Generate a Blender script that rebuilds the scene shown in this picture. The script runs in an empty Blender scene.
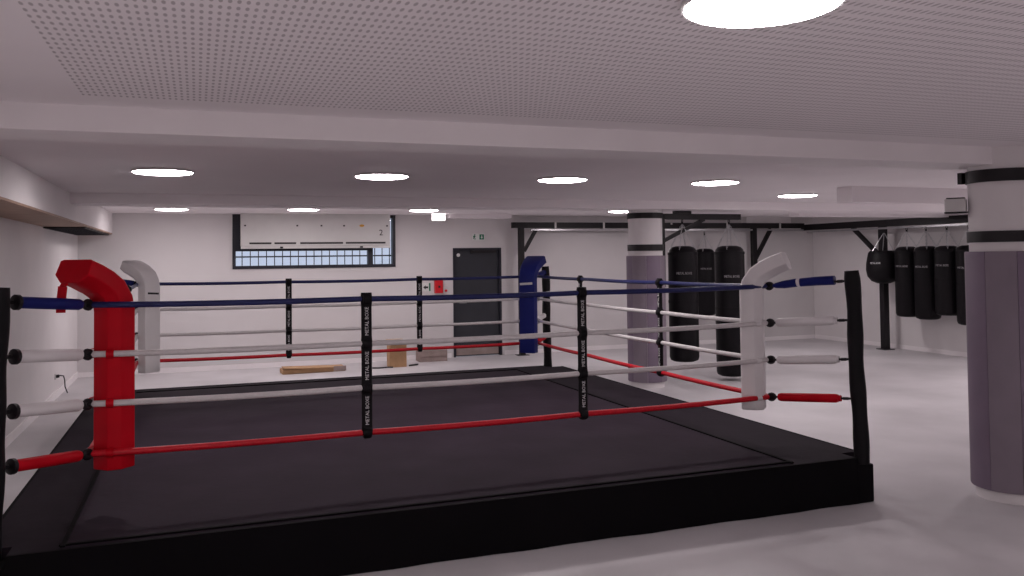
import bpy, bmesh, math, random
from mathutils import Vector, Matrix
random.seed(7)
C = bpy.context.scene.collection
PI = math.pi

# ------------------------------------------------------------------ materials
def mat(name, col, rough=.6, metal=0., spec=.4, noise=None, bump=None, emit=None, sheen=0):
    m = bpy.data.materials.new(name); m.use_nodes = True
    nt = m.node_tree; N = nt.nodes; L = nt.links
    b = N['Principled BSDF']
    b.inputs['Base Color'].default_value = (*col, 1); b.inputs['Roughness'].default_value = rough
    b.inputs['Metallic'].default_value = metal; b.inputs['Specular IOR Level'].default_value = spec
    if sheen: b.inputs['Sheen Weight'].default_value = sheen
    if noise:
        sc, amt = noise
        tc = N.new('ShaderNodeTexCoord'); nz = N.new('ShaderNodeTexNoise')
        nz.inputs['Scale'].default_value = sc; nz.inputs['Detail'].default_value = 5
        rp = N.new('ShaderNodeMapRange'); rp.inputs['To Min'].default_value = 1-amt; rp.inputs['To Max'].default_value = 1+amt
        rp.inputs['From Min'].default_value = .3; rp.inputs['From Max'].default_value = .7
        mx = N.new('ShaderNodeMix'); mx.data_type = 'RGBA'; mx.blend_type = 'MULTIPLY'; mx.inputs[0].default_value = 1
        mx.inputs[6].default_value = (*col, 1)
        L.new(tc.outputs['Object'], nz.inputs['Vector']); L.new(nz.outputs['Fac'], rp.inputs['Value'])
        L.new(rp.outputs['Result'], mx.inputs[7]); L.new(mx.outputs[2], b.inputs['Base Color'])
    if bump:
        sc, st = bump
        tc = N.new('ShaderNodeTexCoord'); nz = N.new('ShaderNodeTexNoise'); nz.inputs['Scale'].default_value = sc
        nz.inputs['Detail'].default_value = 4
        bp = N.new('ShaderNodeBump'); bp.inputs['Strength'].default_value = st; bp.inputs['Distance'].default_value = .02
        L.new(tc.outputs['Object'], nz.inputs['Vector']); L.new(nz.outputs['Fac'], bp.inputs['Height']); L.new(bp.outputs['Normal'], b.inputs['Normal'])
    if emit:
        b.inputs['Emission Color'].default_value = (*emit[0], 1); b.inputs['Emission Strength'].default_value = emit[1]
    return m

M = {}
LAMP = (1, .905, .925)
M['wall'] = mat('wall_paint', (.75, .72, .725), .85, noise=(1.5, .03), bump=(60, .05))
M['wallb'] = mat('wall_paint_dimmed', (.655, .63, .635), .85, noise=(1.5, .03), bump=(60, .05))  # same paint as the other walls, darkened to stand in for dimmer light
M['ceil'] = mat('ceiling_plaster', (.86, .82, .835), .9, noise=(1.2, .02))
M['trim'] = mat('trim_paint', (.88, .845, .855), .7, noise=(3, .02))
M['floor'] = mat('concrete_floor', (.56, .54, .556), .5, spec=.3, noise=(.9, .13), bump=(25, .03))
M['canvas'] = mat('ring_canvas', (.027, .018, .0275), .8, spec=.10, noise=(2.2, .18), bump=(9, .12))
M['border'] = mat('canvas_border', (.017, .012, .0178), .8, spec=.10, noise=(3, .15), bump=(12, .1))
M['apron'] = mat('apron_cloth', (.0022, .0015, .0025), .85, spec=.12, noise=(4, .2), bump=(7, .2))
M['black'] = mat('black_padding', (.005, .004, .0055), .6, spec=.2, noise=(8, .2), bump=(14, .2))
M['bag'] = mat('black_leather', (.0045, .0035, .005), .5, spec=.2, noise=(10, .2), bump=(20, .15))
M['steel'] = mat('black_steel', (.006, .004, .006), .5, metal=.0, spec=.4, noise=(10, .2))
M['chrome'] = mat('zinc_steel', (.55, .55, .57), .3, metal=.9, noise=(20, .08))
M['red'] = mat('red_vinyl', (.52, .002, .012), .5, spec=.12, noise=(5, .08), bump=(10, .12))
M['blue'] = mat('blue_vinyl', (.011, .016, .135), .5, spec=.15, noise=(5, .1), bump=(10, .12))
M['white'] = mat('white_vinyl', (.76, .735, .74), .5, spec=.2, noise=(5, .03), bump=(10, .1))
M['rope_red'] = mat('red_rope_cover', (.56, .004, .016), .45, noise=(30, .1), bump=(60, .2))
M['rope_blue'] = mat('blue_rope_cover', (.011, .017, .105), .45, noise=(30, .1), bump=(60, .2))
M['rope_white'] = mat('white_rope_cover', (.66, .63, .63), .45, noise=(30, .04), bump=(60, .2))
M['ink'] = mat('white_lettering', (.7, .69, .7), .6, noise=(40, .05))
M['greypad'] = mat('grey_column_padding', (.235, .195, .235), .6, noise=(4, .05), bump=(12, .08))
M['greypad2'] = mat('dark_grey_padding_panel', (.20, .155, .21), .6, noise=(4, .05), bump=(12, .08))
M['door'] = mat('door_paint', (.030, .032, .040), .5, noise=(4, .1))
M['frame'] = mat('window_frame_paint', (.018, .018, .028), .45, noise=(6, .1))
M['unit'] = mat('unit_shell', (.62, .61, .60), .5, noise=(6, .02))
M['dark'] = mat('dark_slot', (.02, .018, .02), .7, noise=(6, .1))
M['card'] = mat('cardboard', (.46, .28, .15), .8, noise=(7, .1), bump=(30, .1))
M['cardgrey'] = mat('worn_cardboard', (.32, .25, .23), .8, noise=(7, .15), bump=(30, .1))
M['wood'] = mat('soffit_wood', (.36, .235, .17), .6, noise=(5, .12))
M['faded'] = mat('faded_lettering', (.32, .31, .32), .6, noise=(40, .2))
M['green'] = mat('sign_green', (.01, .16, .08), .5, noise=(20, .05))
M['signred'] = mat('sign_red', (.60, .01, .02), .5, noise=(20, .05))
M['signwhite'] = mat('sign_white', (.72, .74, .72), .5, noise=(20, .02))
M['orange'] = mat('orange_sticker', (.65, .33, .05), .5, noise=(20, .05))
M['lamp'] = mat('lamp_diffuser', (.8, .8, .8), .5, emit=(LAMP, 38))
M['lampbox'] = mat('emergency_lamp_diffuser', (.8, .8, .8), .5, emit=(LAMP, 7))
M['sky'] = None
g = bpy.data.materials.new('window_glass'); g.use_nodes = True
nt = g.node_tree; nt.nodes.clear()
o_ = nt.nodes.new('ShaderNodeOutputMaterial'); tr = nt.nodes.new('ShaderNodeBsdfTransparent'); gl = nt.nodes.new('ShaderNodeBsdfGlossy')
gl.inputs['Roughness'].default_value = .05; tr.inputs['Color'].default_value = (.93, .96, 1, 1)
mxs = nt.nodes.new('ShaderNodeMixShader'); mxs.inputs[0].default_value = .06
nt.links.new(tr.outputs[0], mxs.inputs[1]); nt.links.new(gl.outputs[0], mxs.inputs[2]); nt.links.new(mxs.outputs[0], o_.inputs[0])
M['glass'] = g

def perforated():
    m = mat('perforated_plasterboard', (.86, .82, .835), .9)
    nt = m.node_tree; N = nt.nodes; L = nt.links; b = N['Principled BSDF']
    tc = N.new('ShaderNodeTexCoord'); sp = N.new('ShaderNodeSeparateXYZ'); L.new(tc.outputs['Object'], sp.inputs[0])
    def math_(op, a, b_=None):
        n = N.new('ShaderNodeMath'); n.operation = op
        for i, v in enumerate((a, b_)):
            if v is None: continue
            if isinstance(v, (int, float)): n.inputs[i].default_value = v
            else: L.new(v, n.inputs[i])
        return n.outputs[0]
    def cell(axis, pitch, half):
        f = math_('FRACT', math_('DIVIDE', sp.outputs[axis], pitch))
        d = math_('ABSOLUTE', math_('SUBTRACT', f, .5))
        return math_('DIVIDE', math_('MULTIPLY', d, pitch), half)
    x = cell(0, PX, HX); y = cell(1, PY, HY)
    r = math_('SQRT', math_('ADD', math_('MULTIPLY', x, x), math_('MULTIPLY', y, y)))
    mr = N.new('ShaderNodeMapRange'); mr.inputs['From Min'].default_value = .75; mr.inputs['From Max'].default_value = 1.15
    L.new(r, mr.inputs['Value'])
    mx = N.new('ShaderNodeMix'); mx.data_type = 'RGBA'; mx.inputs[6].default_value = (.50, .465, .48, 1); mx.inputs[7].default_value = (.86, .82, .835, 1)
    L.new(mr.outputs['Result'], mx.inputs[0]); L.new(mx.outputs[2], b.inputs['Base Color'])
    return m
PX, PY, HX, HY = .0274, .0725, .0068, .021
M['perf'] = perforated()

# ------------------------------------------------------------------ mesh helpers
def obj(name, bm, m, parent=None, smooth=False, bevel=0, kind=None, label=None):
    me = bpy.data.meshes.new(name)
    bmesh.ops.recalc_face_normals(bm, faces=bm.faces[:])
    bm.to_mesh(me); bm.free()
    ms = m if isinstance(m, (list, tuple)) else [m]
    for q in ms: me.materials.append(q)
    o = bpy.data.objects.new(name, me); C.objects.link(o)
    if smooth:
        for p in me.polygons: p.use_smooth = True
        try: me.set_sharp_from_angle(angle=math.radians(50))
        except Exception: pass
    if bevel:
        bv = o.modifiers.new('bevel', 'BEVEL'); bv.width = bevel; bv.segments = 3; bv.limit_method = 'ANGLE'; bv.angle_limit = math.radians(40)
    if parent:
        o.parent = parent
        o.matrix_parent_inverse = Matrix.Identity(4)
    if kind: o['kind'] = kind
    if label: o['label'] = label
    return o

def thing(name, label, cat, loc=(0, 0, 0), rz=0, group=None):
    o = bpy.data.objects.new(name, None); C.objects.link(o); o.empty_display_size = .1
    o.location = loc; o.rotation_euler = (0, 0, rz)
    o['label'] = label; o['category'] = cat
    if group: o['group'] = group
    return o
def tag(o, label, cat, group=None):
    o['label'] = label; o['category'] = cat
    if group: o['group'] = group
    return o
def dup(root, loc, rz, label, group=None):
    r = root.copy(); C.objects.link(r); r.location = loc; r.rotation_euler = (0, 0, rz); r['label'] = label
    if group: r['group'] = group
    for ch in list(root.children):
        c = ch.copy(); C.objects.link(c); c.parent = r
        for g_ in list(ch.children):
            d = g_.copy(); C.objects.link(d); d.parent = c
    return r

def box(bm, x0, x1, y0, y1, z0, z1, mi=0, mtx=None):
    vs = [bm.verts.new((x, y, z)) for x in (x0, x1) for y in (y0, y1) for z in (z0, z1)]
    if mtx:
        for v in vs: v.co = mtx @ v.co
    for f in ((0,1,3,2), (4,6,7,5), (0,4,5,1), (2,3,7,6), (0,2,6,4), (1,5,7,3)):
        fc = bm.faces.new([vs[i] for i in f]); fc.material_index = mi
def B(*a, mi=0, mtx=None):
    bm = bmesh.new(); box(bm, *a, mi=mi, mtx=mtx); return bm

def tube(bm, pts, r, n=10, closed=False, cap=True, mi=0):
    pts = [Vector(p) for p in pts]; k = len(pts); rings = []
    rs = r if isinstance(r, (list, tuple)) else [r]*k
    up = None
    for i, p in enumerate(pts):
        if closed: t = pts[(i+1) % k]-pts[i-1]
        else: t = pts[min(i+1, k-1)]-pts[max(i-1, 0)]
        t.normalize()
        if up is None:
            up = Vector((0, 0, 1)) if abs(t.z) < .9 else Vector((1, 0, 0))
        a = t.cross(up); a.normalize(); b = a.cross(t); up = b
        rings.append([bm.verts.new(p+(a*math.cos(2*PI*j/n)+b*math.sin(2*PI*j/n))*rs[i]) for j in range(n)])
    for i in range(k if closed else k-1):
        A, Bq = rings[i], rings[(i+1) % k]
        for j in range(n):
            f = bm.faces.new((A[j], A[(j+1) % n], Bq[(j+1) % n], Bq[j])); f.material_index = mi
    if cap and not closed:
        bm.faces.new(rings[0][::-1]).material_index = mi; bm.faces.new(rings[-1]).material_index = mi

def lathe(bm, prof, n=24, c=(0, 0, 0), mi=0, axis=None):
    """profile of (radius, height) about the vertical through c"""
    rings = []
    for r, z in prof:
        if r < 1e-5: rings.append([bm.verts.new((c[0], c[1], c[2]+z))])
        else: rings.append([bm.verts.new((c[0]+r*math.cos(2*PI*j/n), c[1]+r*math.sin(2*PI*j/n), c[2]+z)) for j in range(n)])
    for A, Bq in zip(rings, rings[1:]):
        for j in range(n):
            v = [A[j % len(A)], A[(j+1) % len(A)], Bq[(j+1) % len(Bq)], Bq[j % len(Bq)]]
            u = []
            for x in v:
                if x not in u: u.append(x)
            if len(u) > 2: bm.faces.new(u).material_index = mi
    for R in (rings[0], rings[-1]):
        if len(R) > 2:
            try: bm.faces.new(R).material_index = mi
            except ValueError: pass

def bar(bm, p, q, w, d, mi=0):
    """rectangular bar from p to q (w across, d the other way)"""
    p, q = Vector(p), Vector(q); t = (q-p).normalized()
    up = Vector((0, 0, 1)) if abs(t.z) < .95 else Vector((0, 1, 0))
    a = t.cross(up).normalized(); b = a.cross(t).normalized()
    vs = [bm.verts.new(e+a*sx*w/2+b*sy*d/2) for e in (p, q) for sx, sy in ((-1,-1),(1,-1),(1,1),(-1,1))]
    for f in ((0,1,2,3), (7,6,5,4), (0,4,5,1), (1,5,6,2), (2,6,7,3), (3,7,4,0)):
        bm.faces.new([vs[i] for i in f]).material_index = mi

def lettering(name, text, size, mtx, parent, m='ink', depth=.0015, width=None):
    cu = bpy.data.curves.new(name, 'FONT'); cu.body = text; cu.size = size; cu.extrude = depth; cu.align_x = 'CENTER'; cu.align_y = 'CENTER'
    cu.resolution_u = 2
    t = bpy.data.objects.new(name, cu); C.objects.link(t)
    dg = bpy.context.evaluated_depsgraph_get(); dg.update()
    me = bpy.data.meshes.new_from_object(t.evaluated_get(dg))
    bpy.data.objects.remove(t); bpy.data.curves.remove(cu)
    if width:
        xs = [v.co.x for v in me.vertices]; s = width/(max(xs)-min(xs))
        for v in me.vertices: v.co.x *= s
    me.transform(mtx); me.materials.clear(); me.materials.append(M[m]); me.name = name
    o = bpy.data.objects.new(name, me); C.objects.link(o); o.parent = parent
    return o

# ------------------------------------------------------------------ the room
XL, XR, YB, YF = -2.42, 12.4, 7.92, -11.0
Z1, Z2, Z3 = 2.678, 2.66, 2.70
YBEAM, YSTEP = -2.92, 2.86
def struct(name, bm, m, parent=None, **k): return obj(name, bm, m, parent, kind='structure', **k)
struct('floor', B(XL-.3, XR+.3, YF-.3, YB+.6, -.15, 0), M['floor'])
struct('wall_left', B(XL-.2, XL, YF, YB, 0, 3.1), M['wall'])
struct('wall_right', B(XR, XR+.2, YF, YB, 0, 3.1), M['wall'])
struct('wall_front', B(XL-.2, XR+.2, YF-.2, YF, 0, 3.1), M['wall'])
WX0, WX1, WZ0, WZ1 = 0.0, 2.88, 1.735, 2.692
DX0, DX1, DZ = 3.99, 4.965, 2.075
bm = bmesh.new()
def wp(x0, x1, z0, z1): box(bm, x0, x1, YB, YB+.3, z0, z1)
wp(XL-.2, WX0, 0, 3.1); wp(WX0, WX1, 0, WZ0); wp(WX0, WX1, WZ1, 3.1); wp(WX1, DX0, 0, 3.1); wp(DX0, DX1, DZ, 3.1); wp(DX1, XR+.2, 0, 3.1)
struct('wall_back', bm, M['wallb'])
# ceilings: perforated field with plain margins, then two plain fields further back
PXL, PYF = -1.088, -3.20
bm = bmesh.new()
box(bm, XL-.2, PXL, YF-.2, YBEAM+.1, Z1, Z1+.12); box(bm, PXL, XR+.2, PYF, YBEAM+.1, Z1, Z1+.12)
box(bm, XL-.2, XR+.2, YBEAM+.3, YSTEP+.1, Z2, Z2+.3); box(bm, XL-.2, XR+.2, YSTEP+.5, YB+.3, Z3, Z3+.26)
struct('ceiling', bm, M['ceil'])
struct('ceiling_panel', B(PXL, XR+.2, YF-.2, PYF, Z1, Z1+.12), M['perf'])
struct('trim_1', B(XL, XR, YBEAM, YBEAM+.42, 2.545, Z2+.25), M['trim'])           # dropped beam on the near column line
struct('trim_2', B(XL, XR, YSTEP, YSTEP+.58, 2.545, Z2+.25), M['ceil'])           # dropped beam on the rear column line
# soffit along the left wall
bm = bmesh.new(); box(bm, XL, -1.90, YF, YB, 2.365, Z1+.1)
struct('trim_3', bm, M['wall'])
struct('trim_4', B(XL, -1.902, YF, YB-.002, 2.345, 2.364), M['wood'])             # wooden underside
# bulkheads hung from the ceiling
struct('trim_5', B(6.52, XR, .16, .40, 2.476, Z2+.01), M['ceil'])
struct('trim_6', B(8.72, XR, 3.8, 4.05, 2.509, Z3+.01), M['ceil'])
struct('trim_7', B(3.80, 5.02, 7.45, YB, 2.63, Z3+.01), M['ceil'])
struct('trim_8', B(10.52, 11.68, 7.75, YB, 2.56, Z3+.01), M['trim'])
struct('baseboard_left', B(XL, XL+.015, YF, YB, 0, .10), M['trim'])
bm = bmesh.new(); box(bm, XL, DX0-.05, YB-.015, YB, 0, .08); box(bm, DX1+.05, XR, YB-.015, YB, 0, .08)
struct('baseboard_back', bm, M['trim'])
struct('baseboard_right', B(XR-.015, XR, YF, YB, 0, .08), M['trim'])

# door
d = bpy.data.objects.new('door_1', None); C.objects.link(d); d['kind'] = 'structure'; d.location = (0, 0, 0)
bm = bmesh.new(); box(bm, DX0+.04, DX1-.04, YB+.04, YB+.09, .01, DZ-.04)
struct('door_leaf', bm, M['door'], d, bevel=.004)
bm = bmesh.new(); box(bm, DX0, DX0+.04, YB-.01, YB+.12, 0, DZ); box(bm, DX1-.04, DX1, YB-.01, YB+.12, 0, DZ); box(bm, DX0+.04, DX1-.04, YB-.01, YB+.12, DZ-.04, DZ)
struct('door_frame', bm, M['frame'], d)
bm = bmesh.new(); box(bm, 4.35, 4.85, YB-.02, YB+.04, DZ-.10, DZ-.045); bar(bm, (4.4, YB-.03, DZ-.05), (4.75, YB-.07, DZ-.05), .02, .015)
struct('door_closer', bm, M['dark'], d)
bm = bmesh.new(); tube(bm, [(4.12, YB+.04, 1.03), (4.12, YB-.02, 1.03), (4.25, YB-.02, 1.03)], .011)
struct('door_handle', bm, M['chrome'], d, smooth=True)
bm = bmesh.new(); lathe(bm, [(.035, 0), (.035, .004)], 16)
bm.transform(Matrix.Translation((4.11, YB+.04, 1.94)) @ Matrix.Rotation(PI/2, 4, 'X'))
struct('door_sticker', bm, M['unit'], d)
struct('door_lit_strip', B(DX0+.06, DX1-.06, YB+.032, YB+.04, .03, .16), M['cardgrey'], d)  # pale strip stands in for light on the foot of the door

# window
w = bpy.data.objects.new('window_1', None); C.objects.link(w); w['kind'] = 'structure'
bm = bmesh.new(); F = .055
box(bm, WX0, WX0+F, YB-.02, YB+.12, WZ0, WZ1); box(bm, WX1-F, WX1, YB-.02, YB+.12, WZ0, WZ1)
box(bm, WX0+F, WX1-F, YB-.02, YB+.12, WZ0, WZ0+F); box(bm, WX0+F, WX1-F, YB-.02, YB+.12, WZ1-F, WZ1)
box(bm, 2.37, 2.46, YB-.01, YB+.10, WZ0+F, WZ1-F); box(bm, WX0+F, .17, YB-.018, YB+.10, 2.10, WZ1-F)
struct('window_frame', bm, M['frame'], w)
bm = bmesh.new(); box(bm, WX0+F, 2.37, YB+.0, YB+.07, 2.045, 2.10)
struct('window_rail', bm, M['frame'], w)
struct('window_pane', B(WX0+F, WX1-F, YB+.05, YB+.056, WZ0+F, WZ1-F), M['glass'], w)
bm = bmesh.new()
for k in range(20):
    x = .17+k*.139
    tube(bm, [(x, YB+.2, WZ0), (x, YB+.2, WZ1)], .009, 6)
box(bm, WX0, WX1, YB+.19, YB+.21, 1.935, 1.96)
struct('window_grille', bm, M['frame'], w)

# ------------------------------------------------------------------ ceiling lamps
def make_lamp(label, loc):
    t = thing('ceiling_light', label, 'ceiling light', loc, 0, 'round ceiling lights')
    bm = bmesh.new(); lathe(bm, [(.238, 0), (.250, -.002), (.254, -.010), (.250, -.018), (.242, -.018), (.240, -.010)], 48)
    obj('rim', bm, M['unit'], t, smooth=True)
    bm = bmesh.new(); n = 48
    lathe(bm, [(.241, -.010), (.239, -.018), (.230, -.023), (.20, -.027), (.12, -.030), (0, -.031)], n)
    obj('diffuser', bm, M['lamp'], t, label='glowing white diffuser')
    return t
lamps = [
 ('huge looking round lamp cut by the top of the photo, in the perforated ceiling', (1.09, -5.48, Z1)),
 ('round flush lamp furthest left of the lamps just behind the dropped beam', (-.85, .15, Z2)),
 ('round flush lamp above the left part of the window, just behind the dropped beam', (1.03, .11, Z2)),
 ('round flush lamp in the ceiling over the blue corner pad, behind the dropped beam', (2.83, .05, Z2)),
 ('round flush lamp in the ceiling right of the padded column top, over the hanging bags', (4.57, 0, Z2)),
 ('round flush lamp left of the ceiling bulkhead, furthest right of the near lamps', (6.78, 1.43, Z2)),
 ('small looking round lamp near the back left corner beside the soffit grille', (-.945, 6.42, Z3)),
 ('small looking round lamp in front of the window and white unit', (1.02, 6.25, Z3)),
 ('small looking round lamp right of the window beside the bright emergency lamp box', (2.98, 6.16, Z3)),
 ('small looking round lamp half hidden left of the rear padded column', (6.58, 5.95, Z3)),
 ('tiny looking round lamp furthest back on the right, partly hidden by the lower bulkhead', (10.15, 5.4, Z3)),
]
first = None
for lb, loc in lamps:
    if first is None: first = make_lamp(lb, loc)
    else: dup(first, loc, 0, lb, 'round ceiling lights')
for loc in ((-.9, -5.5, Z1), (9.4, -.2, Z2), (11.3, -.2, Z2), (11.4, 1.43, Z2), (9.0, -5.48, Z1), (-.9, -8.9, Z1), (2.6, -8.9, Z1), (6.4, -8.9, Z1)):  # unseen lamps, added to fill in the room light
    dup(first, loc, 0, 'added round flush lamp out of view, for fill light', 'added fill lamps out of view')

# ------------------------------------------------------------------ boxing ring
H = .344
PX0, PX1, PY0, PY1 = -1.69, 4.26, -2.52, 3.57
RC = {'nl': Vector((-1.19, -1.94)), 'nr': Vector((3.80, -1.88)), 'fr': Vector((3.75, 3.12)), 'fl': Vector((-1.23, 3.17))}
PC = {'nl': Vector((-1.62, -2.40)), 'nr': Vector((4.165, -2.49)), 'fr': Vector((4.08, 3.50)), 'fl': Vector((-1.63, 3.50))}
ROPEZ = [.724, 1.024, 1.324, 1.624]
ROPEM = ['rope_red', 'rope_white', 'rope_white', 'rope_blue']
ring = thing('boxing_ring', 'low boxing ring with black canvas, black posts and four rows of coloured ropes', 'boxing ring', (1.28, .52, 0))
OFF = Matrix.Translation((-1.28, -.52, 0))
def part(name, bm, m, parent=ring, **k):
    bm.transform(OFF); return obj(name, bm, m, parent, **k)
# deck
NT = .17   # corner notch
def notched(x0, x1, y0, y1, n):
    return [(x0+n, y0), (x1-n, y0), (x1-n, y0+n), (x1, y0+n), (x1, y1-n), (x1-n, y1-n), (x1-n, y1), (x0+n, y1), (x0+n, y1-n), (x0, y1-n), (x0, y0+n), (x0+n, y0+n)]
bm = bmesh.new()
o = notched(PX0, PX1, PY0, PY1, NT)
top = [bm.verts.new((x, y, H-.004)) for x, y in o]; bot = [bm.verts.new((x, y, H-.06)) for x, y in o]
bm.faces.new(top); bm.faces.new(bot[::-1])
for i in range(12): bm.faces.new((top[i], top[i-1], bot[i-1], bot[i]))
part('canvas_border', bm, M['border'], label='black border strip of the canvas')
# inner canvas sheet with a slightly uneven top
bm = bmesh.new(); nx, ny = 40, 40
ix0, ix1, iy0, iy1 = -1.28, 3.555, -2.475, 3.33
gr = []
for i in range(nx+1):
    row = []
    for j in range(ny+1):
        x = ix0+(ix1-ix0)*i/nx; y = iy0+(iy1-iy0)*j/ny
        e = min(i, nx-i, j, ny-j)
        z = H+(.002+.002*math.sin(3.1*x+1.3*y)*math.cos(1.7*y-.6*x) if e else -.003)
        row.append(bm.verts.new((x, y, z)))
    gr.append(row)
for i in range(nx):
    for j in range(ny): bm.faces.new((gr[i][j], gr[i+1][j], gr[i+1][j+1], gr[i][j+1]))
part('canvas', bm, M['canvas'], smooth=True, label='dark grey ring canvas')
# seam tapes
bm = bmesh.new()
for x in (ix0+.02, ix1-.02): box(bm, x-.012, x+.012, iy0, iy1, H-.002, H+.0075)
for y in (iy0+.03, iy1-.03): box(bm, ix0, ix1, y-.012, y+.012, H-.002, H+.008)
part('canvas_seam', bm, M['apron'], label='black seam around the canvas')
# apron: hanging cloth with soft folds on four sides
def apron(ax, ay, bx, by, nrm):
    bm = bmesh.new(); n = 60; rows = 5; G = []
    for i in range(n+1):
        t = i/n; col = []
        for j in range(rows+1):
            s = j/rows
            a = .004+.011*s*(math.sin(t*37+1.1*s)+.6*math.sin(t*83+2))*.6+.012*s
            z = (H-.002)*(1-s)+.004*s
            col.append((ax+(bx-ax)*t+nrm[0]*a, ay+(by-ay)*t+nrm[1]*a, z))
        G.append(col)
    F0 = [[bm.verts.new(c) for c in col] for col in G]
    F1 = [[bm.verts.new((c[0]-nrm[0]*.02, c[1]-nrm[1]*.02, c[2])) for c in col] for col in G]
    for i in range(n):
        for j in range(rows):
            bm.faces.new((F0[i][j], F0[i+1][j], F0[i+1][j+1], F0[i][j+1])); bm.faces.new((F1[i][j], F1[i][j+1], F1[i+1][j+1], F1[i+1][j]))
        bm.faces.new((F0[i][0], F1[i][0], F1[i+1][0], F0[i+1][0])); bm.faces.new((F0[i][rows], F0[i+1][rows], F1[i+1][rows], F1[i][rows]))
    return bm
for a in ((PX0+NT, PY0, PX1-NT, PY0, (0, -1)), (PX1, PY0+NT, PX1, PY1-NT, (1, 0)), (PX1-NT, PY1, PX0+NT, PY1, (0, 1)), (PX0, PY1-NT, PX0, PY0+NT, (-1, 0))):
    part('apron', apron(*a), M['apron'], smooth=True, label='black cloth apron')
# corner plinths, posts
SG = {'nl': (-1, -1), 'nr': (1, -1), 'fr': (1, 1), 'fl': (-1, 1)}
EDGE = {'nl': (PX0, PY0), 'nr': (PX1, PY0), 'fr': (PX1, PY1), 'fl': (PX0, PY1)}
for k in ('nl', 'nr', 'fr', 'fl'):
    sx, sy = SG[k]; ex, ey = EDGE[k]
    xa, xb = sorted((ex-sx*.022, ex-sx*NT)); ya, yb = sorted((ey+sy*.012, ey-sy*NT))
    part('corner_plinth', B(xa, xb, ya, yb, 0, .287), M['apron'], bevel=.012, label='black cloth corner of the platform')
    bm = bmesh.new(); p = PC[k]; pts = []; rs = []
    zt = 1.75
    for i in range(25):
        t = i/24; z = .287+(zt-.287)*t
        lean = .03*t
        pts.append((p.x-sx*lean+.004*math.sin(9*t+sx), p.y-sy*lean+.004*math.cos(11*t), z))
        rs.append((.057+.003*math.sin(23*t+sx*sy)) if i < 24 else .052)
    tube(bm, pts, rs, 18)
    part('corner_post', bm, M['black'], smooth=True, label='black padded corner post')
# ropes: closed loops, one per height
def seg(a, b, n, z, sag, ties):
    out = []
    for i in range(n):
        t = i/n; s = sum(0 for _ in ties)
        u = (t*3) % 1
        out.append((a.x+(b.x-a.x)*t, a.y+(b.y-a.y)*t, z-sag*4*t*(1-t)-.006*4*u*(1-u)))
    return out
for h, (z, mm) in enumerate(zip(ROPEZ, ROPEM)):
    pts = []
    order = ['nl', 'nr', 'fr', 'fl']
    for i, k in enumerate(order):
        a, b = RC[k], RC[order[(i+1) % 4]]
        dirv = (b-a).normalized(); n = 30
        a2 = a+dirv*.03; b2 = b-dirv*.03
        pts += seg(a2, b2, n, z, .012, ())
        pts.append((b2.x, b2.y, z))
    bm = bmesh.new(); tube(bm, pts, .0195 if h else .0205, 10, closed=True)
    part('rope', bm, M[mm], smooth=True, label=['red bottom rope', 'white second rope from the bottom', 'white third rope from the bottom', 'blue top rope'][h])
# rope ties
def ropept(a, b, t): return a+(b-a)*t
def tie(c, along, z0=.70, z1=1.655):
    """c on the rope line, along = unit direction of the rope; outward = right-hand normal"""
    bm = bmesh.new(); out = Vector((along.y, -along.x))
    rot = Matrix.Translation((c.x, c.y, 0)) @ Matrix(((along.x, out.x, 0, 0), (along.y, out.y, 0, 0), (0, 0, 1, 0), (0, 0, 0, 1)))
    # flattened sleeve that bulges round every rope
    zs = []; nr = 4; prof = []
    for i in range(61):
        z = z0+(z1-z0)*i/60
        dmin = min(abs(z-(q-.012)) for q in ROPEZ)
        bul = max(0, 1-dmin/.05)
        prof.append((z, .036+.004*bul, .016+.014*bul))
    rings = []
    for z, hw, hd in prof:
        n = 16; rings.append([bm.verts.new(rot @ Vector((hw*math.copysign(abs(math.cos(q))**.7, math.cos(q)), hd*math.copysign(abs(math.sin(q))**.7, math.sin(q)), z))) for q in (2*PI*j/n for j in range(n))])
    for A, Bq in zip(rings, rings[1:]):
        for j in range(16): bm.faces.new((A[j], A[(j+1) % 16], Bq[(j+1) % 16], Bq[j]))
    bm.faces.new(rings[0]); bm.faces.new(rings[-1])
    t = part('rope_tie', bm, M['black'], smooth=True, label='black tie strap between the ropes with white lettering')
    for q in ROPEZ:
        zz = q-.012; bm = bmesh.new()
        pts = [rot @ Vector((0, .032*math.cos(2*PI*j/14), zz+.030*math.sin(2*PI*j/14))) for j in range(14)]
        A_ = []
        for p in pts:
            c0 = rot @ Vector((0, 0, zz)); dr = (p-c0).normalized(); al = rot.to_3x3() @ Vector((1, 0, 0))
            A_.append([bm.verts.new(p+dr*u*.010+al*v*.026) for u, v in ((-.6, -1), (.6, -1), (1, -.6), (1, .6), (.6, 1), (-.6, 1))])
        for j in range(14):
            P_, Q_ = A_[j], A_[(j+1) % 14]
            for m_ in range(6): bm.faces.new((P_[m_], P_[(m_+1) % 6], Q_[(m_+1) % 6], Q_[m_]))
        part('binding', bm, M['black'], t, smooth=True)
    return t, rot
def tie_text(t, rot, side):
    # lettering upright along the strap on the side given (+1 outward, -1 inward)
    for a, b in zip(ROPEZ, ROPEZ[1:]):
        zc = (a+b)/2-.012
        if side > 0: base = Matrix(((0, -1, 0, 0), (0, 0, 1, .0165), (1, 0, 0, zc), (0, 0, 0, 1))) @ Matrix.Identity(4)
        else: base = Matrix(((0, 1, 0, 0), (0, 0, -1, -.0165), (1, 0, 0, zc), (0, 0, 0, 1)))
        lettering('lettering', 'METAL BOXE', .034, OFF @ rot @ base, t, width=.19)
def tx(a, b, x): return a, b, (x-RC[a].x)/(RC[b].x-RC[a].x)
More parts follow.
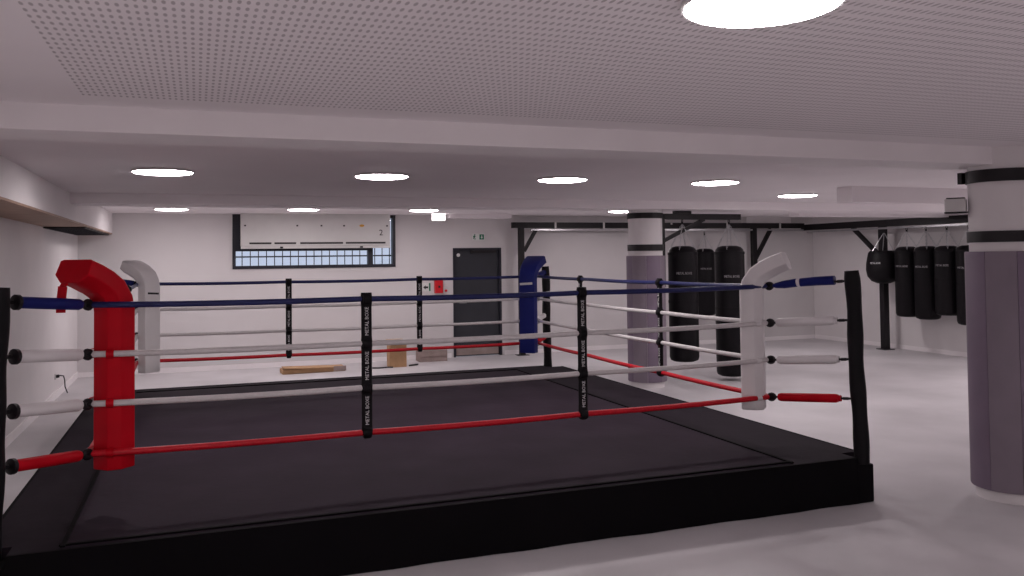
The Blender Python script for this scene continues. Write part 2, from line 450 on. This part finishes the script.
def ty(a, b, y): return a, b, (y-RC[a].y)/(RC[b].y-RC[a].y)
ties = [tx('nl', 'nr', .501), tx('nl', 'nr', 2.115), tx('fr', 'fl', .485), tx('fr', 'fl', 2.135), ty('nr', 'fr', 1.684), ty('nr', 'fr', -.164), ty('fl', 'nl', 1.45), ty('fl', 'nl', -.25)]
for a, b, t in ties:
    A, Bv = RC[a], RC[b]; c = ropept(A, Bv, t)
    tt, rot = tie(c, (Bv-A).normalized())
    tie_text(tt, rot, 1 if a == 'nl' else -1)
# turnbuckles with covers
COV = {'nl': ['red', 'white', 'white', 'blue'], 'nr': ['red', 'white', 'white', 'blue'], 'fr': ['red', 'white', 'white', 'blue'], 'fl': ['red', 'white', 'white', 'blue']}
for k in ('nl', 'nr', 'fr', 'fl'):
    sx, sy = SG[k]
    for h, z in enumerate(ROPEZ):
        t_ = (z-.287)/(1.735-.287)
        a = Vector((RC[k].x, RC[k].y, z)); b = Vector((PC[k].x-sx*.03*t_, PC[k].y-sy*.03*t_, z+.05))
        dv = (b-a); Ln = dv.length; dn = dv.normalized()
        bm = bmesh.new(); tube(bm, [a-dn*.0, b-dn*.04], .009, 8)
        for s in (.86,): tube(bm, [a+dv*s-dn*.02, a+dv*s+dn*.02], .012, 8)
        tb = part('turnbuckle', bm, M['steel'], smooth=True, label='dark metal turnbuckle')
        bm = bmesh.new()
        s0, s1 = .10, .78; r = .036 if h in (1, 2) else .034
        if k == 'nr' and h == 3:
            tube(bm, [a+dv*.06, a+dv*.10, a+dv*.20+Vector((0, 0, .004)), a+dv*.36+Vector((0, 0, .012))], [.012, .022, .032, .034], 14)
            tube(bm, [a+dv*.40+Vector((0, 0, .012)), a+dv*.60+Vector((0, 0, .014)), a+dv*.80+Vector((0, 0, .012))], [.034, .036, .037], 14)
        else:
            tube(bm, [a+dv*s0, a+dv*(s0+.03), a+dv*(s0+.3), a+dv*(s1-.03), a+dv*s1], [r*.8, r, r*1.02, r, r*.85], 14)
        part('turnbuckle_cover', bm, M[COV[k][h]], tb, smooth=True, label=COV[k][h]+' tubular cover')
        bm = bmesh.new()
        if k == 'nr' and h == 3:
            tube(bm, [a+dv*.355+Vector((0, 0, .012)), a+dv*.405+Vector((0, 0, .012))], .0335, 14)
            part('band', bm, M['white'], tb, smooth=True, label='white band')
        else:
            if k == 'nl' or h == 3:
                tube(bm, [a+dv*(s1+.0), a+dv*(s1+.015), a+dv*(s1+.05), a+dv*(s1+.065)], [.026, .044, .044, .02] if k == 'nl' else [.026, .036, .036, .02], 14)
            else: tube(bm, [a+dv*(s1-.01), a+dv*(s1+.03)], .024, 12)
            part('end_washer', bm, M['steel'] if k == 'nl' else M[COV[k][h]], tb, smooth=True)
        bm = bmesh.new()
        pts = [a+dn*.01+Vector((0, 0, .022*math.sin(2*PI*j/12)))+dn*.026*math.cos(2*PI*j/12) for j in range(12)]
        tube(bm, pts, .015, 8, closed=True)
        part('clip', bm, M['steel'], tb, smooth=True, label='black rope clip')

# ------------------------------------------------------------------ corner pads (lifted on and off the ropes)
def corner_pad(k, mname, label):
    sx, sy = SG[k]; inn = Vector((-sx, -sy, 0))/math.sqrt(2); side = Vector((inn.y, -inn.x, 0))
    OFS = {'nr': .12, 'fr': .21}.get(k, .158)
    base = Vector((RC[k].x, RC[k].y, 0))+inn*OFS
    t = thing('corner_pad', label, 'corner pad', (base.x, base.y, .594), 0, 'corner pads of the boxing ring')
    zb = {'nr': .625}.get(k, .608)
    path = [(0, zb), (0, zb+.006), (0, .75), (0, 1.0), (0, 1.25), (0, 1.5), (.0, 1.58), (-.012, 1.64), (-.055, 1.71), (-.12, 1.755), (-.20, 1.795), (-.275, 1.825)]
    sec = [(.108, .05), (.108, .086), (.088, .096), (-.088, .096), (-.108, .086), (-.108, .05), (-.112, -.02), (-.06, -.078), (.06, -.078), (.112, -.02)]  # (side, inward)
    bm = bmesh.new(); rings = []
    for i, (o_, z) in enumerate(path):
        a = path[max(i-1, 0)]; b = path[min(i+1, len(path)-1)]
        tx, tz = b[0]-a[0], b[1]-a[1]; l = math.hypot(tx, tz); tx /= l; tz /= l
        nx_, nz_ = tz, -tx                       # inward direction of the section, turned with the bend
        sc = .97 if i == 0 else 1
        th = [1, 1, 1, 1, 1, 1, 1, .98, .92, .9, .88, .86][i]; wd = [1, 1, 1, 1, 1, 1, 1, 1.02, 1.08, 1.16, 1.24, 1.3][i]
        rings.append([bm.verts.new(Vector((0, 0, z-.594))+inn*(o_+nx_*v*sc*th)+Vector((0, 0, nz_*v*sc*th))+side*(u*sc*wd)) for u, v in sec])
    n = len(sec)
    for A, Bq in zip(rings, rings[1:]):
        for j in range(n): bm.faces.new((A[j], A[(j+1) % n], Bq[(j+1) % n], Bq[j]))
    bm.faces.new(rings[0][::-1]); bm.faces.new(rings[-1])
    obj('pad_body', bm, M[mname], t, smooth=True, bevel=.008)
    # loops that hold the pad on each rope, left and right of the corner
    for z in ROPEZ[:3]:
        for s in (-1, 1):
            d2 = (inn*math.cos(PI/4)+side*s*math.sin(PI/4))      # along the rope away from the corner
            c = inn*(-OFS)+d2*.115+Vector((0, 0, z-.594-.003))
            nrm = (inn*math.sin(PI/4)-side*s*math.cos(PI/4))     # from rope towards the ring
            bm = bmesh.new()
            pts = [c+nrm*(.02+.045*math.cos(2*PI*j/14)) * 1 + Vector((0, 0, .027*math.sin(2*PI*j/14))) for j in range(14)]
            rs = []
            inner = [[bm.verts.new(p+d2*q) for q in (-.022, .022)] for p in pts]
            outer = [[bm.verts.new(c+(p-c)*1.12+d2*q) for q in (-.022, .022)] for p in pts]
            for j in range(14):
                a, b = inner[j], inner[(j+1) % 14]; e, f = outer[j], outer[(j+1) % 14]
                bm.faces.new((a[0], a[1], b[1], b[0])); bm.faces.new((e[0], f[0], f[1], e[1]))
                bm.faces.new((a[0], b[0], f[0], e[0])); bm.faces.new((a[1], e[1], f[1], b[1]))
            obj('strap', bm, M[mname], t, smooth=True)
    return t, inn, side, base
t, inn, side, base = corner_pad('nl', 'red', 'red corner pad with its top folded outward, nearest the left edge of the photo')
# loose strap of the folded top hanging over the blue cover
bm = bmesh.new()
c = inn*(-.30)+side*(.05)
pts = [inn*(-.235)+side*(-.045)+Vector((0, 0, 1.83-.594)), inn*(-.30)+side*(-.05)+Vector((0, 0, 1.74-.594)), inn*(-.312)+side*(-.05)+Vector((0, 0, 1.64-.594)), inn*(-.312)+side*(-.05)+Vector((0, 0, 1.585-.594))]
bar(bm, pts[0], pts[1], .05, .012); bar(bm, pts[1], pts[2], .05, .012); bar(bm, pts[2], pts[3], .05, .012)
obj('loose_strap', bm, M['red'], t)
t, inn, side, base = corner_pad('fl', 'white', 'white corner pad with folded top at the far left, behind the red pad')
bm = bmesh.new(); bar(bm, side*-.08+inn*.085+Vector((0, 0, 1.51-.594)), side*.08+inn*.085+Vector((0, 0, 1.52-.594)), .022, .022)
obj('stitch_band', bm, M['dark'], t, label='dark stitched line')
t, inn, side, base = corner_pad('fr', 'blue', 'blue corner pad with its top folded outward, at the far corner before the dark door')
bm = bmesh.new(); bar(bm, side*-.09+inn*.088+Vector((0, 0, 1.535-.594)), side*.09+inn*.088+Vector((0, 0, 1.525-.594)), .02, .03)
obj('stitch_band', bm, M['unit'], t, label='pale stitched line')
corner_pad('nr', 'white', 'white corner pad beside the near right post, with a pointed folded top')

# ------------------------------------------------------------------ columns and their padding
def column(cx, cy, r, zt):
    bm = bmesh.new(); lathe(bm, [(r, 0), (r, zt)], 48, (cx, cy, 0)); return struct('column', bm, M['wall'], smooth=True)
def padding(cx, cy, r, label, rot):
    t = thing('column_padding', label, 'column padding', (cx, cy, .085), rot, 'padded column wraps')
    n = 8
    for k in range(n):
        bm = bmesh.new(); a0 = 2*PI*k/n+.006; a1 = 2*PI*(k+1)/n-.006; m_ = 8
        P = []
        for i in range(m_+1):
            a = a0+(a1-a0)*i/m_
            P.append([(q*math.cos(a), q*math.sin(a), z) for q, z in ((r+.002, 0), (r+.03, .0), (r+.034, .01), (r+.034, 1.79), (r+.03, 1.80), (r+.002, 1.80))])
        V = [[bm.verts.new(c) for c in p] for p in P]
        for A, Bq in zip(V, V[1:]):
            for j in range(6): bm.faces.new((A[j], A[(j+1) % 6], Bq[(j+1) % 6], Bq[j]))
        bm.faces.new(V[0]); bm.faces.new(V[-1][::-1])
        obj('padding_panel', bm, M['greypad2' if k % 2 else 'greypad'], t, smooth=True)
    return t
CA = (5.30, -2.82); CB = (5.535, 3.25)
column(*CA, .245, Z1+.02); column(*CB, .245, 2.6)
padding(*CA, .245, 'grey padding wrapped around the near column at the right edge of the photo', 3.33)
padding(*CB, .245, 'grey padding wrapped around the rear column behind the ring ropes', .3)
def collar(t, r, z0, z1):
    bm = bmesh.new(); n = 48
    R = [[bm.verts.new((q*math.cos(2*PI*j/n), q*math.sin(2*PI*j/n), z)) for j in range(n)] for q, z in ((r, z0), (r+.014, z0), (r+.014, z1), (r, z1))]
    for a in range(4):
        A, Bq = R[a], R[(a+1) % 4]
        for j in range(n): bm.faces.new((A[j], A[(j+1) % n], Bq[(j+1) % n], Bq[j]))
    obj('collar', bm, M['steel'], t, smooth=True)
t = thing('bag_bracket', 'black steel bracket clamped to the rear column with an arm over the hanging bags', 'bag bracket', (CB[0], CB[1], 1.4))
def TB(): return Matrix.Translation((-CB[0], -CB[1], -1.4))
for z0, z1 in ((1.955, 2.045), (2.42, 2.50)): collar(t, .246, z0-1.4, z1-1.4)
ax, ay = CB[0]+.30, CB[1]+.03
bm = B(ax-.03, ax+.03, ay-.03, ay+.03, 1.42, 2.5); bm.transform(TB()); obj('post', bm, M['steel'], t)
bm = B(ax+.03, 7.18, ay-.04, ay+.04, 2.415, 2.50); bm.transform(TB()); obj('arm', bm, M['steel'], t)
bm = bmesh.new(); bar(bm, (ax+.02, ay, 2.10), (6.55, ay, 2.42), .05, .05); bm.transform(TB()); obj('brace', bm, M['steel'], t)
bm = B(6.05, 6.3, ay-.06, ay+.06, 2.50, 2.54); bm.transform(TB()); obj('trolley', bm, M['steel'], t)
bm = B(ax, 6.9, ay+.45, ay+.53, 2.30, 2.36); box(bm, ax-.02, ax+.04, ay+.0, ay+.53, 2.30, 2.36); bm.transform(TB()); obj('cross_rail', bm, M['steel'], t)
t = thing('column_clamp', 'pair of black collars clamped around the near column at the right edge', 'column clamp', (CA[0], CA[1], 1.9))
for z0, z1 in ((1.955, 2.04), (2.415, 2.51)): collar(t, .246, z0-1.9, z1-1.9)
q = Vector((-.62, .78)).normalized()*.285
obj('clamp_ear', B(q.x-.02, q.x+.02, q.y-.02, q.y+.02, .52, .61), M['steel'], t)
# small white box on the near column
t = thing('junction_box', 'small white box with black ends fixed to the back of the near column', 'junction box', (CA[0], CA[1], 2.2))
q = Vector((-.78, 1.0)).normalized(); qs = Vector((-q.y, q.x))
rm = Matrix(((qs.x, q.x, 0, 0), (qs.y, q.y, 0, 0), (0, 0, 1, 0), (0, 0, 0, 1)))
obj('shell', B(-.03, .14, .25, .40, .0, .10, mtx=rm), M['unit'], t, bevel=.006)
obj('bracket', B(.02, .10, .24, .405, -.012, .0, mtx=rm), M['dark'], t)
obj('lid', B(.0, .10, .26, .39, .10, .112, mtx=rm), M['dark'], t)

# ------------------------------------------------------------------ bag rack along the back and right walls
t = thing('bag_rack', 'long black steel rack of beams and braced uprights along the back and right walls', 'bag rack', (5.3, 7.7, 0))
TR = Matrix.Translation((-5.3, -7.7, 0))
def rp(name, bm, m=M['steel'], **k): bm.transform(TR); return obj(name, bm, m, t, **k)
RX = 12.0
rp('beam', B(5.12, RX-.05, 7.64, 7.76, 2.45, 2.56)); rp('beam', B(RX-.05, RX+.07, .8, 7.76, 2.40, 2.53))
rp('rail', B(5.5, RX-.06, 7.66, 7.74, 2.40, 2.43), M['chrome'], label='pale steel rail under the beam'); rp('rail', B(RX-.03, RX+.05, .9, 7.6, 2.35, 2.385), M['chrome'], label='pale steel rail under the beam')
for x in (5.3, 10.66): rp('upright', B(x-.05, x+.05, 7.65, 7.75, 0, 2.45))
rp('upright', B(RX+.0, RX+.12, 5.42, 5.54, 0, 2.40))
bm = bmesh.new(); bar(bm, (5.36, 7.7, 2.0), (5.62, 7.7, 2.43), .06, .06); rp('brace', bm)
bm = bmesh.new(); bar(bm, (10.70, 7.7, 1.80), (11.10, 7.7, 2.43), .07, .07); rp('brace', bm)
bm = bmesh.new(); bar(bm, (RX+.05, 5.52, 1.80), (RX+.05, 6.28, 2.41), .07, .07); rp('brace', bm)
for x, y in ((5.3, 7.7), (10.66, 7.7)): rp('foot_plate', B(x-.11, x+.11, y-.1, y+.1, 0, .012))
rp('foot_plate', B(RX-.06, RX+.18, 5.36, 5.60, 0, .012))
for x in (6.0, 7.05, 8.6, 9.95, 11.3): rp('joint_plate', B(x-.018, x+.018, 7.625, 7.775, 2.435, 2.57), M['unit'], label='pale joint plate')

# ------------------------------------------------------------------ punching bags
def make_bag(label, loc, r, length, hook_z, face, words=True, group='long black punching bags'):
    """loc = bottom centre; hook_z = height of the rail above the bottom; face = direction the label faces"""
    t = thing('punching_bag', label, 'punching bag', loc, 0, group)
    bm = bmesh.new()
    lathe(bm, [(0, .0), (r*.7, .004), (r*.93, .025), (r, .07), (r*1.01, length*.5), (r, length-.09), (r*.97, length-.085), (r*.93, length-.055), (r*.78, length-.02), (r*.5, length), (0, length+.004)], 32)
    obj('bag_body', bm, M['bag'], t, smooth=True)
    n = 32
    for z in (length-.11, length*.52):
        bm = bmesh.new()
        R = [[bm.verts.new((q*math.cos(2*PI*j/n), q*math.sin(2*PI*j/n), zz)) for j in range(n)] for q, zz in ((r, z-.02), (r*1.03, z-.02), (r*1.03, z+.02), (r, z+.02))]
        for a in range(3):
            for j in range(n): bm.faces.new((R[a][j], R[a][(j+1) % n], R[a+1][(j+1) % n], R[a+1][j]))
        obj('band', bm, M['black'], t, smooth=True)
    top = hook_z-.06
    for j in range(4):
        a = PI/4+j*PI/2; bm = bmesh.new()
        p = Vector((r*.9*math.cos(a), r*.9*math.sin(a), length-.06)); q = Vector((0, 0, top)); m_ = max(4, int((q-p).length/.035))
        dv = (q-p)/m_
        for i in range(m_):
            c = p+dv*(i+.5); dn = dv.normalized(); s = (dn.cross(Vector((0, 0, 1))) if i % 2 else dn.cross(dn.cross(Vector((0, 0, 1))))).normalized()
            pts = [c+dn*.022*math.cos(2*PI*k/8)+s*.010*math.sin(2*PI*k/8) for k in range(8)]
            tube(bm, pts, .004, 5, closed=True)
        obj('chain', bm, M['chrome'], t, smooth=True)
    bm = bmesh.new(); tube(bm, [(0, 0, top-.01), (0, 0, top+.03)], .016, 10)
    tube(bm, [(.0, .022*math.cos(2*PI*j/12), top+.04+.022*math.sin(2*PI*j/12)) for j in range(12)], .006, 6, closed=True)
    obj('swivel_hook', bm, M['steel'], t, smooth=True)
    if words:
        zc = length*words if not isinstance(words, bool) else length*.72
        f = Vector((face[0], face[1], 0)).normalized(); s = Vector((-f.y, f.x, 0))
        base = Matrix(((s.x, 0, f.x, f.x*r*1.02), (s.y, 0, f.y, f.y*r*1.02), (0, 1, 0, zc), (0, 0, 0, 1)))
        lettering('lettering', 'METAL BOXE', .05, base, t, m='faded', width=.22)
    return t
A1 = Vector((-.45, -.89))
make_bag('long black punching bag closest to the rear column, under the bracket arm', (6.175, ay, .32), .215, 1.70, 2.413-.32, A1, .765)
make_bag('longest black punching bag, reaching almost to the floor behind the near white pad', (6.99, ay, .06), .22, 1.96, 2.413-.06, A1, .765)
make_bag('shorter black punching bag hanging further back between the two long ones', (9.42, 7.69, .62), .205, 1.40, 2.37-.62, A1, .70)
A2 = Vector((-1, -.35))
labs = ['black punching bag next to the round ball bag by the right wall', 'black punching bag second right of the round ball bag, with the lowest pale mark', 'black punching bag third right of the round ball bag by the right wall', 'black punching bag mostly hidden behind the near padded column']
for lb, y, z0 in zip(labs, (4.80, 4.34, 3.88, 3.42), (.68, .66, .76, .62)):
    make_bag(lb, (RX-.02, y, z0), .218, 2.0-z0, 2.35-z0, A2, .72)
# ball bag
t = thing('ball_bag', 'round black ball bag hanging beside the upright on the right wall', 'ball bag', (RX-.05, 5.37, 1.29))
bm = bmesh.new(); lathe(bm, [(0, 0), (.12, .008), (.22, .05), (.29, .14), (.315, .27), (.31, .38), (.29, .50), (.27, .60), (.23, .64), (0, .645)], 32)
obj('bag_body', bm, M['bag'], t, smooth=True)
for j in range(4):
    a = PI/4+j*PI/2; bm = bmesh.new(); tube(bm, [(.19*math.cos(a), .19*math.sin(a), .63), (.04, 0, 1.0)], .007, 6); obj('chain', bm, M['chrome'], t)
bm = bmesh.new(); tube(bm, [(.04, 0, .98), (.04, 0, 1.05)], .014, 8); obj('swivel_hook', bm, M['steel'], t)
f = A2.normalized(); s = Vector((-f.y, f.x))
lettering('lettering', 'METAL BOXE', .05, Matrix(((s.x, 0, f.x, f.x*.312), (s.y, 0, f.y, f.y*.312), (0, 1, 0, .40), (0, 0, 0, 1))), t, width=.2)

# ------------------------------------------------------------------ things on the back wall
t = thing('ventilation_unit', 'long white wall unit with dark slots covering the upper part of the window', 'ventilation unit', (.13, YB, 2.13))
def up(name, bm, m, **k): bm.transform(Matrix.Translation((-.13, -YB, -2.13))); return obj(name, bm, m, t, **k)
up('housing', B(.13, 2.74, YB-.22, YB-.022, 2.13, 2.71), M['unit'], bevel=.01)
up('lip', B(.13, 2.74, YB-.225, YB-.19, 2.085, 2.128), M['unit'], bevel=.004)
for x0, x1 in ((.27, .64), (.69, 1.06), (1.13, 1.88), (1.93, 2.65)):
    up('slot', B(x0, x1, YB-.224, YB-.215, 2.165, 2.195), M['dark'], label='dark air slot')
for x in (.20, 1.08, 1.50, 1.90, 2.68): up('dark_dot', B(x-.016, x+.016, YB-.226, YB-.219, 2.475, 2.50), M['dark'])  # small dark squares across the housing
for x in (.81, 2.21): up('lip_dot', B(x-.025, x+.025, YB-.235, YB-.222, 2.09, 2.12), M['dark'])  # small dark squares on the lip
bm = bmesh.new(); lathe(bm, [(.045, 0), (.045, .004)], 20); bm.transform(Matrix.Translation((2.22, YB-.22, 2.49)) @ Matrix.Rotation(PI/2, 4, 'X') @ Matrix.Scale(.5, 4, (0, 1, 0)))
up('sticker', bm, M['orange'], label='orange oval sticker')
t2 = lettering('lettering', '2', .15, Matrix(((1, 0, 0, 2.57-.13), (0, 0, -1, -.222), (0, 1, 0, 2.36-2.13), (0, 0, 0, 1))), t, m='dark')

t = thing('exit_sign', 'small white and green running man exit sign above the dark door', 'exit sign', (4.50, YB, 2.285))
obj('plate', B(-.125, .125, -.02, 0, -.065, .065), M['signwhite'], t)
bm = bmesh.new()
yy = (-.024, -.019)
def poly(bm, pts):
    f = [bm.verts.new((x, yy[0], z)) for x, z in pts]; b = [bm.verts.new((x, yy[1], z)) for x, z in pts]
    bm.faces.new(f); bm.faces.new(b[::-1])
    for i in range(len(pts)): bm.faces.new((f[i], f[i-1], b[i-1], b[i]))
# running figure
def limb(a, b, w=.014):
    a, b = Vector(a), Vector(b); d_ = (b-a).normalized(); n_ = Vector((-d_.y, d_.x))*w/2
    poly(bm, [a+n_, a-n_, b-n_, b+n_])
poly(bm, [(-.075+.013*math.cos(2*PI*j/10), .042+.013*math.sin(2*PI*j/10)) for j in range(10)])
limb((-.08, .028), (-.088, -.012), .022); limb((-.088, -.01), (-.066, -.03)); limb((-.066, -.03), (-.072, -.055)); limb((-.09, -.01), (-.105, -.035)); limb((-.08, .02), (-.055, .008)); limb((-.082, .02), (-.108, .005))
obj('running_figure', bm, M['green'], t, label='green running figure')
bm = bmesh.new(); poly(bm, [(.02, -.05), (.11, -.05), (.11, .05), (.02, .05)]); obj('green_field', bm, M['green'], t)
bm = bmesh.new(); yy = (-.028, -.0235); poly(bm, [(.065, -.035), (.09, -.005), (.074, -.005), (.074, .032), (.056, .032), (.056, -.005), (.04, -.005)]); obj('arrow', bm, M['signwhite'], t, label='white arrow')

t = thing('emergency_lamp', 'bright white emergency lamp box under the ceiling left of the door', 'emergency lamp', (3.58, 7.5, 2.55))
obj('housing', B(-.12, .14, -.03, .05, .02, .15), M['unit'], t, bevel=.008)
obj('diffuser', B(-.11, .13, -.06, -.03, .03, .17), M['lampbox'], t, bevel=.01, label='glowing front')

t = thing('wall_sign', 'small white and green sign with a black arrow beside the red box', 'wall sign', (3.46, YB, 1.34))
obj('plate', B(-.09, .09, -.008, 0, -.075, .085), M['signwhite'], t)
obj('green_edge', B(.055, .085, -.011, -.008, -.07, .08), M['green'], t)
yy = (-.012, -.008); bm = bmesh.new(); poly(bm, [(-.055, .0), (-.01, .04), (-.01, .018), (.04, .018), (.04, -.018), (-.01, -.018), (-.01, -.04)])
obj('arrow', bm, M['dark'], t, label='black arrow')
t = thing('fire_alarm_box', 'red wall box beside the dark door', 'alarm box', (3.69, YB, 1.36))
obj('case', B(-.075, .075, -.10, 0, -.13, .13), M['signred'], t, bevel=.008)
obj('front_panel', B(-.045, .045, -.106, -.10, -.05, .06), M['signred'], t)
obj('push_button', B(-.02, .02, -.112, -.106, -.03, .01), M['dark'], t)
t = thing('call_button', 'small pale box with a dark button right of the red wall box', 'wall button', (3.84, YB, 1.27))
obj('case', B(-.05, .05, -.03, 0, -.05, .05), M['unit'], t, bevel=.005)
bm = bmesh.new(); lathe(bm, [(.025, 0), (.025, .012)], 16); bm.transform(Matrix.Translation((0, -.03, 0)) @ Matrix.Rotation(PI/2, 4, 'X')); obj('button', bm, M['signred'], t)

# ------------------------------------------------------------------ things on the floor by the back wall
t = thing('cardboard_sheet', 'long flat folded cardboard lying on the floor behind the ring', 'cardboard', (1.25, 7.0, 0), .05)
obj('sheet', B(-.52, .52, -.16, .16, 0, .075), M['card'], t, bevel=.008)
obj('flap', B(-.50, .30, -.20, .12, .077, .09, mtx=Matrix.Rotation(.03, 4, 'Y')), M['card'], t)
obj('end_flap', B(.32, .53, -.17, -.16, .01, .09), M['cardgrey'], t)
t = thing('cardboard_box', 'tall upright tan cardboard box standing on the floor below the window', 'box', (2.70, 7.06, 0))
bm = bmesh.new(); box(bm, -.15, .15, -.12, .12, 0, .46); obj('box_body', bm, M['card'], t, bevel=.006)
obj('flap', B(-.145, .145, -.24, -.12, .455, .462, mtx=Matrix.Translation((0, 0, 0))), M['card'], t)
obj('flap', B(-.145, .145, .12, .22, .455, .462), M['card'], t)
t = thing('carton', 'low grey brown carton on the floor left of the dark door', 'box', (3.47, 7.60, 0))
obj('box_body', B(-.26, .26, -.15, .15, 0, .21), M['cardgrey'], t, bevel=.006)
obj('flap', B(-.25, .25, -.165, -.151, .10, .205), M['cardgrey'], t)
bm = bmesh.new(); tube(bm, [(2.25, 6.95, .012), (2.35, 6.9, .012), (2.5, 6.93, .012), (2.6, 6.9, .012)], .012, 8)
tag(obj('cable', bm, M['dark'], smooth=True), 'dark cable end on the floor left of the upright cardboard box', 'cable')
bm = bmesh.new(); tube(bm, [(2.9, 6.98, .015), (3.0, 7.0, .02), (3.08, 7.08, .015)], .014, 8)
tag(obj('strap_offcut', bm, M['dark'], smooth=True), 'dark strap piece on the floor right of the upright cardboard box', 'strap')
# socket and cable on the left wall
t = thing('wall_socket', 'white socket with a dark dangling cable low on the left wall', 'wall socket', (XL, 5.6, .31))
obj('plate', B(0, .012, -.04, .04, -.04, .04), M['unit'], t, bevel=.003)
bm = bmesh.new(); tube(bm, [(.012, 0, 0), (.06, .02, .01), (.09, .12, -.01), (.08, .3, -.09), (.07, .42, -.2), (.09, .5, -.30)], .008, 8); obj('cable', bm, M['dark'], t, smooth=True)
bm = bmesh.new(); tube(bm, [(.012, 0, 0), (.05, .01, .005)], .022, 10); obj('plug', bm, M['dark'], t, smooth=True)
# soffit grille
t = thing('air_grille', 'black slatted air grille in the underside of the left soffit near the corner', 'air grille', (-2.175, 6.1, 2.345))
bm = bmesh.new(); box(bm, -.235, .235, -1.55, 1.62, -.006, -.001); obj('backing', bm, M['dark'], t)
bm = bmesh.new(); box(bm, -.24, -.22, -1.57, 1.64, -.02, -.0065); box(bm, .22, .24, -1.57, 1.64, -.02, -.0065); box(bm, -.22, .22, -1.57, -1.55, -.02, -.0065); box(bm, -.22, .22, 1.62, 1.64, -.02, -.0065); obj('frame', bm, M['dark'], t)
for k in range(14):
    y = -1.45+k*.22
    bm = bmesh.new(); bar(bm, (-.22, y, -.014), (.22, y, -.014), .022, .012); obj('slat', bm, M['frame'], t)

# ------------------------------------------------------------------ sky outside, camera, output
wd = bpy.data.worlds.new('World'); bpy.context.scene.world = wd; wd.use_nodes = True
bg = wd.node_tree.nodes['Background']; bg.inputs['Color'].default_value = (.78, .84, 1, 1); bg.inputs['Strength'].default_value = .8

cam = bpy.data.cameras.new('Camera'); co = bpy.data.objects.new('Camera', cam); C.objects.link(co)
yaw, pitch, roll = -0.35402794036505936, 0.030124809717324386, -0.011777306265083089
cy, sy = math.cos(yaw), math.sin(yaw)
Fv = Vector((-sy, cy, 0)); r = Vector((cy, sy, 0)); u = Vector((0, 0, 1))
f2 = Fv*math.cos(pitch)+u*math.sin(pitch); u2 = u*math.cos(pitch)-Fv*math.sin(pitch)
R = r*math.cos(roll)+u2*math.sin(roll); U = u2*math.cos(roll)-r*math.sin(roll)
mw = Matrix.Identity(4)
for i in range(3): mw[i][0], mw[i][1], mw[i][2] = R[i], U[i], -f2[i]
mw[0][3], mw[1][3], mw[2][3] = -0.5746914, -7.69599656, 1.88104231
co.matrix_world = mw
cam.sensor_width = 36; cam.sensor_fit = 'HORIZONTAL'; cam.lens = 852.0404/1024*36; cam.shift_y = -(288-231.8863)/1024
cam.clip_start = .05; cam.clip_end = 100
s = bpy.context.scene; s.camera = co
s.view_settings.view_transform = 'Standard'; s.view_settings.look = 'None'; s.view_settings.gamma = 1; s.view_settings.use_curve_mapping = False
s.view_settings.exposure = 0.0
s.cycles.max_bounces = 10; s.cycles.diffuse_bounces = 6
s.cycles.sample_clamp_indirect = 6
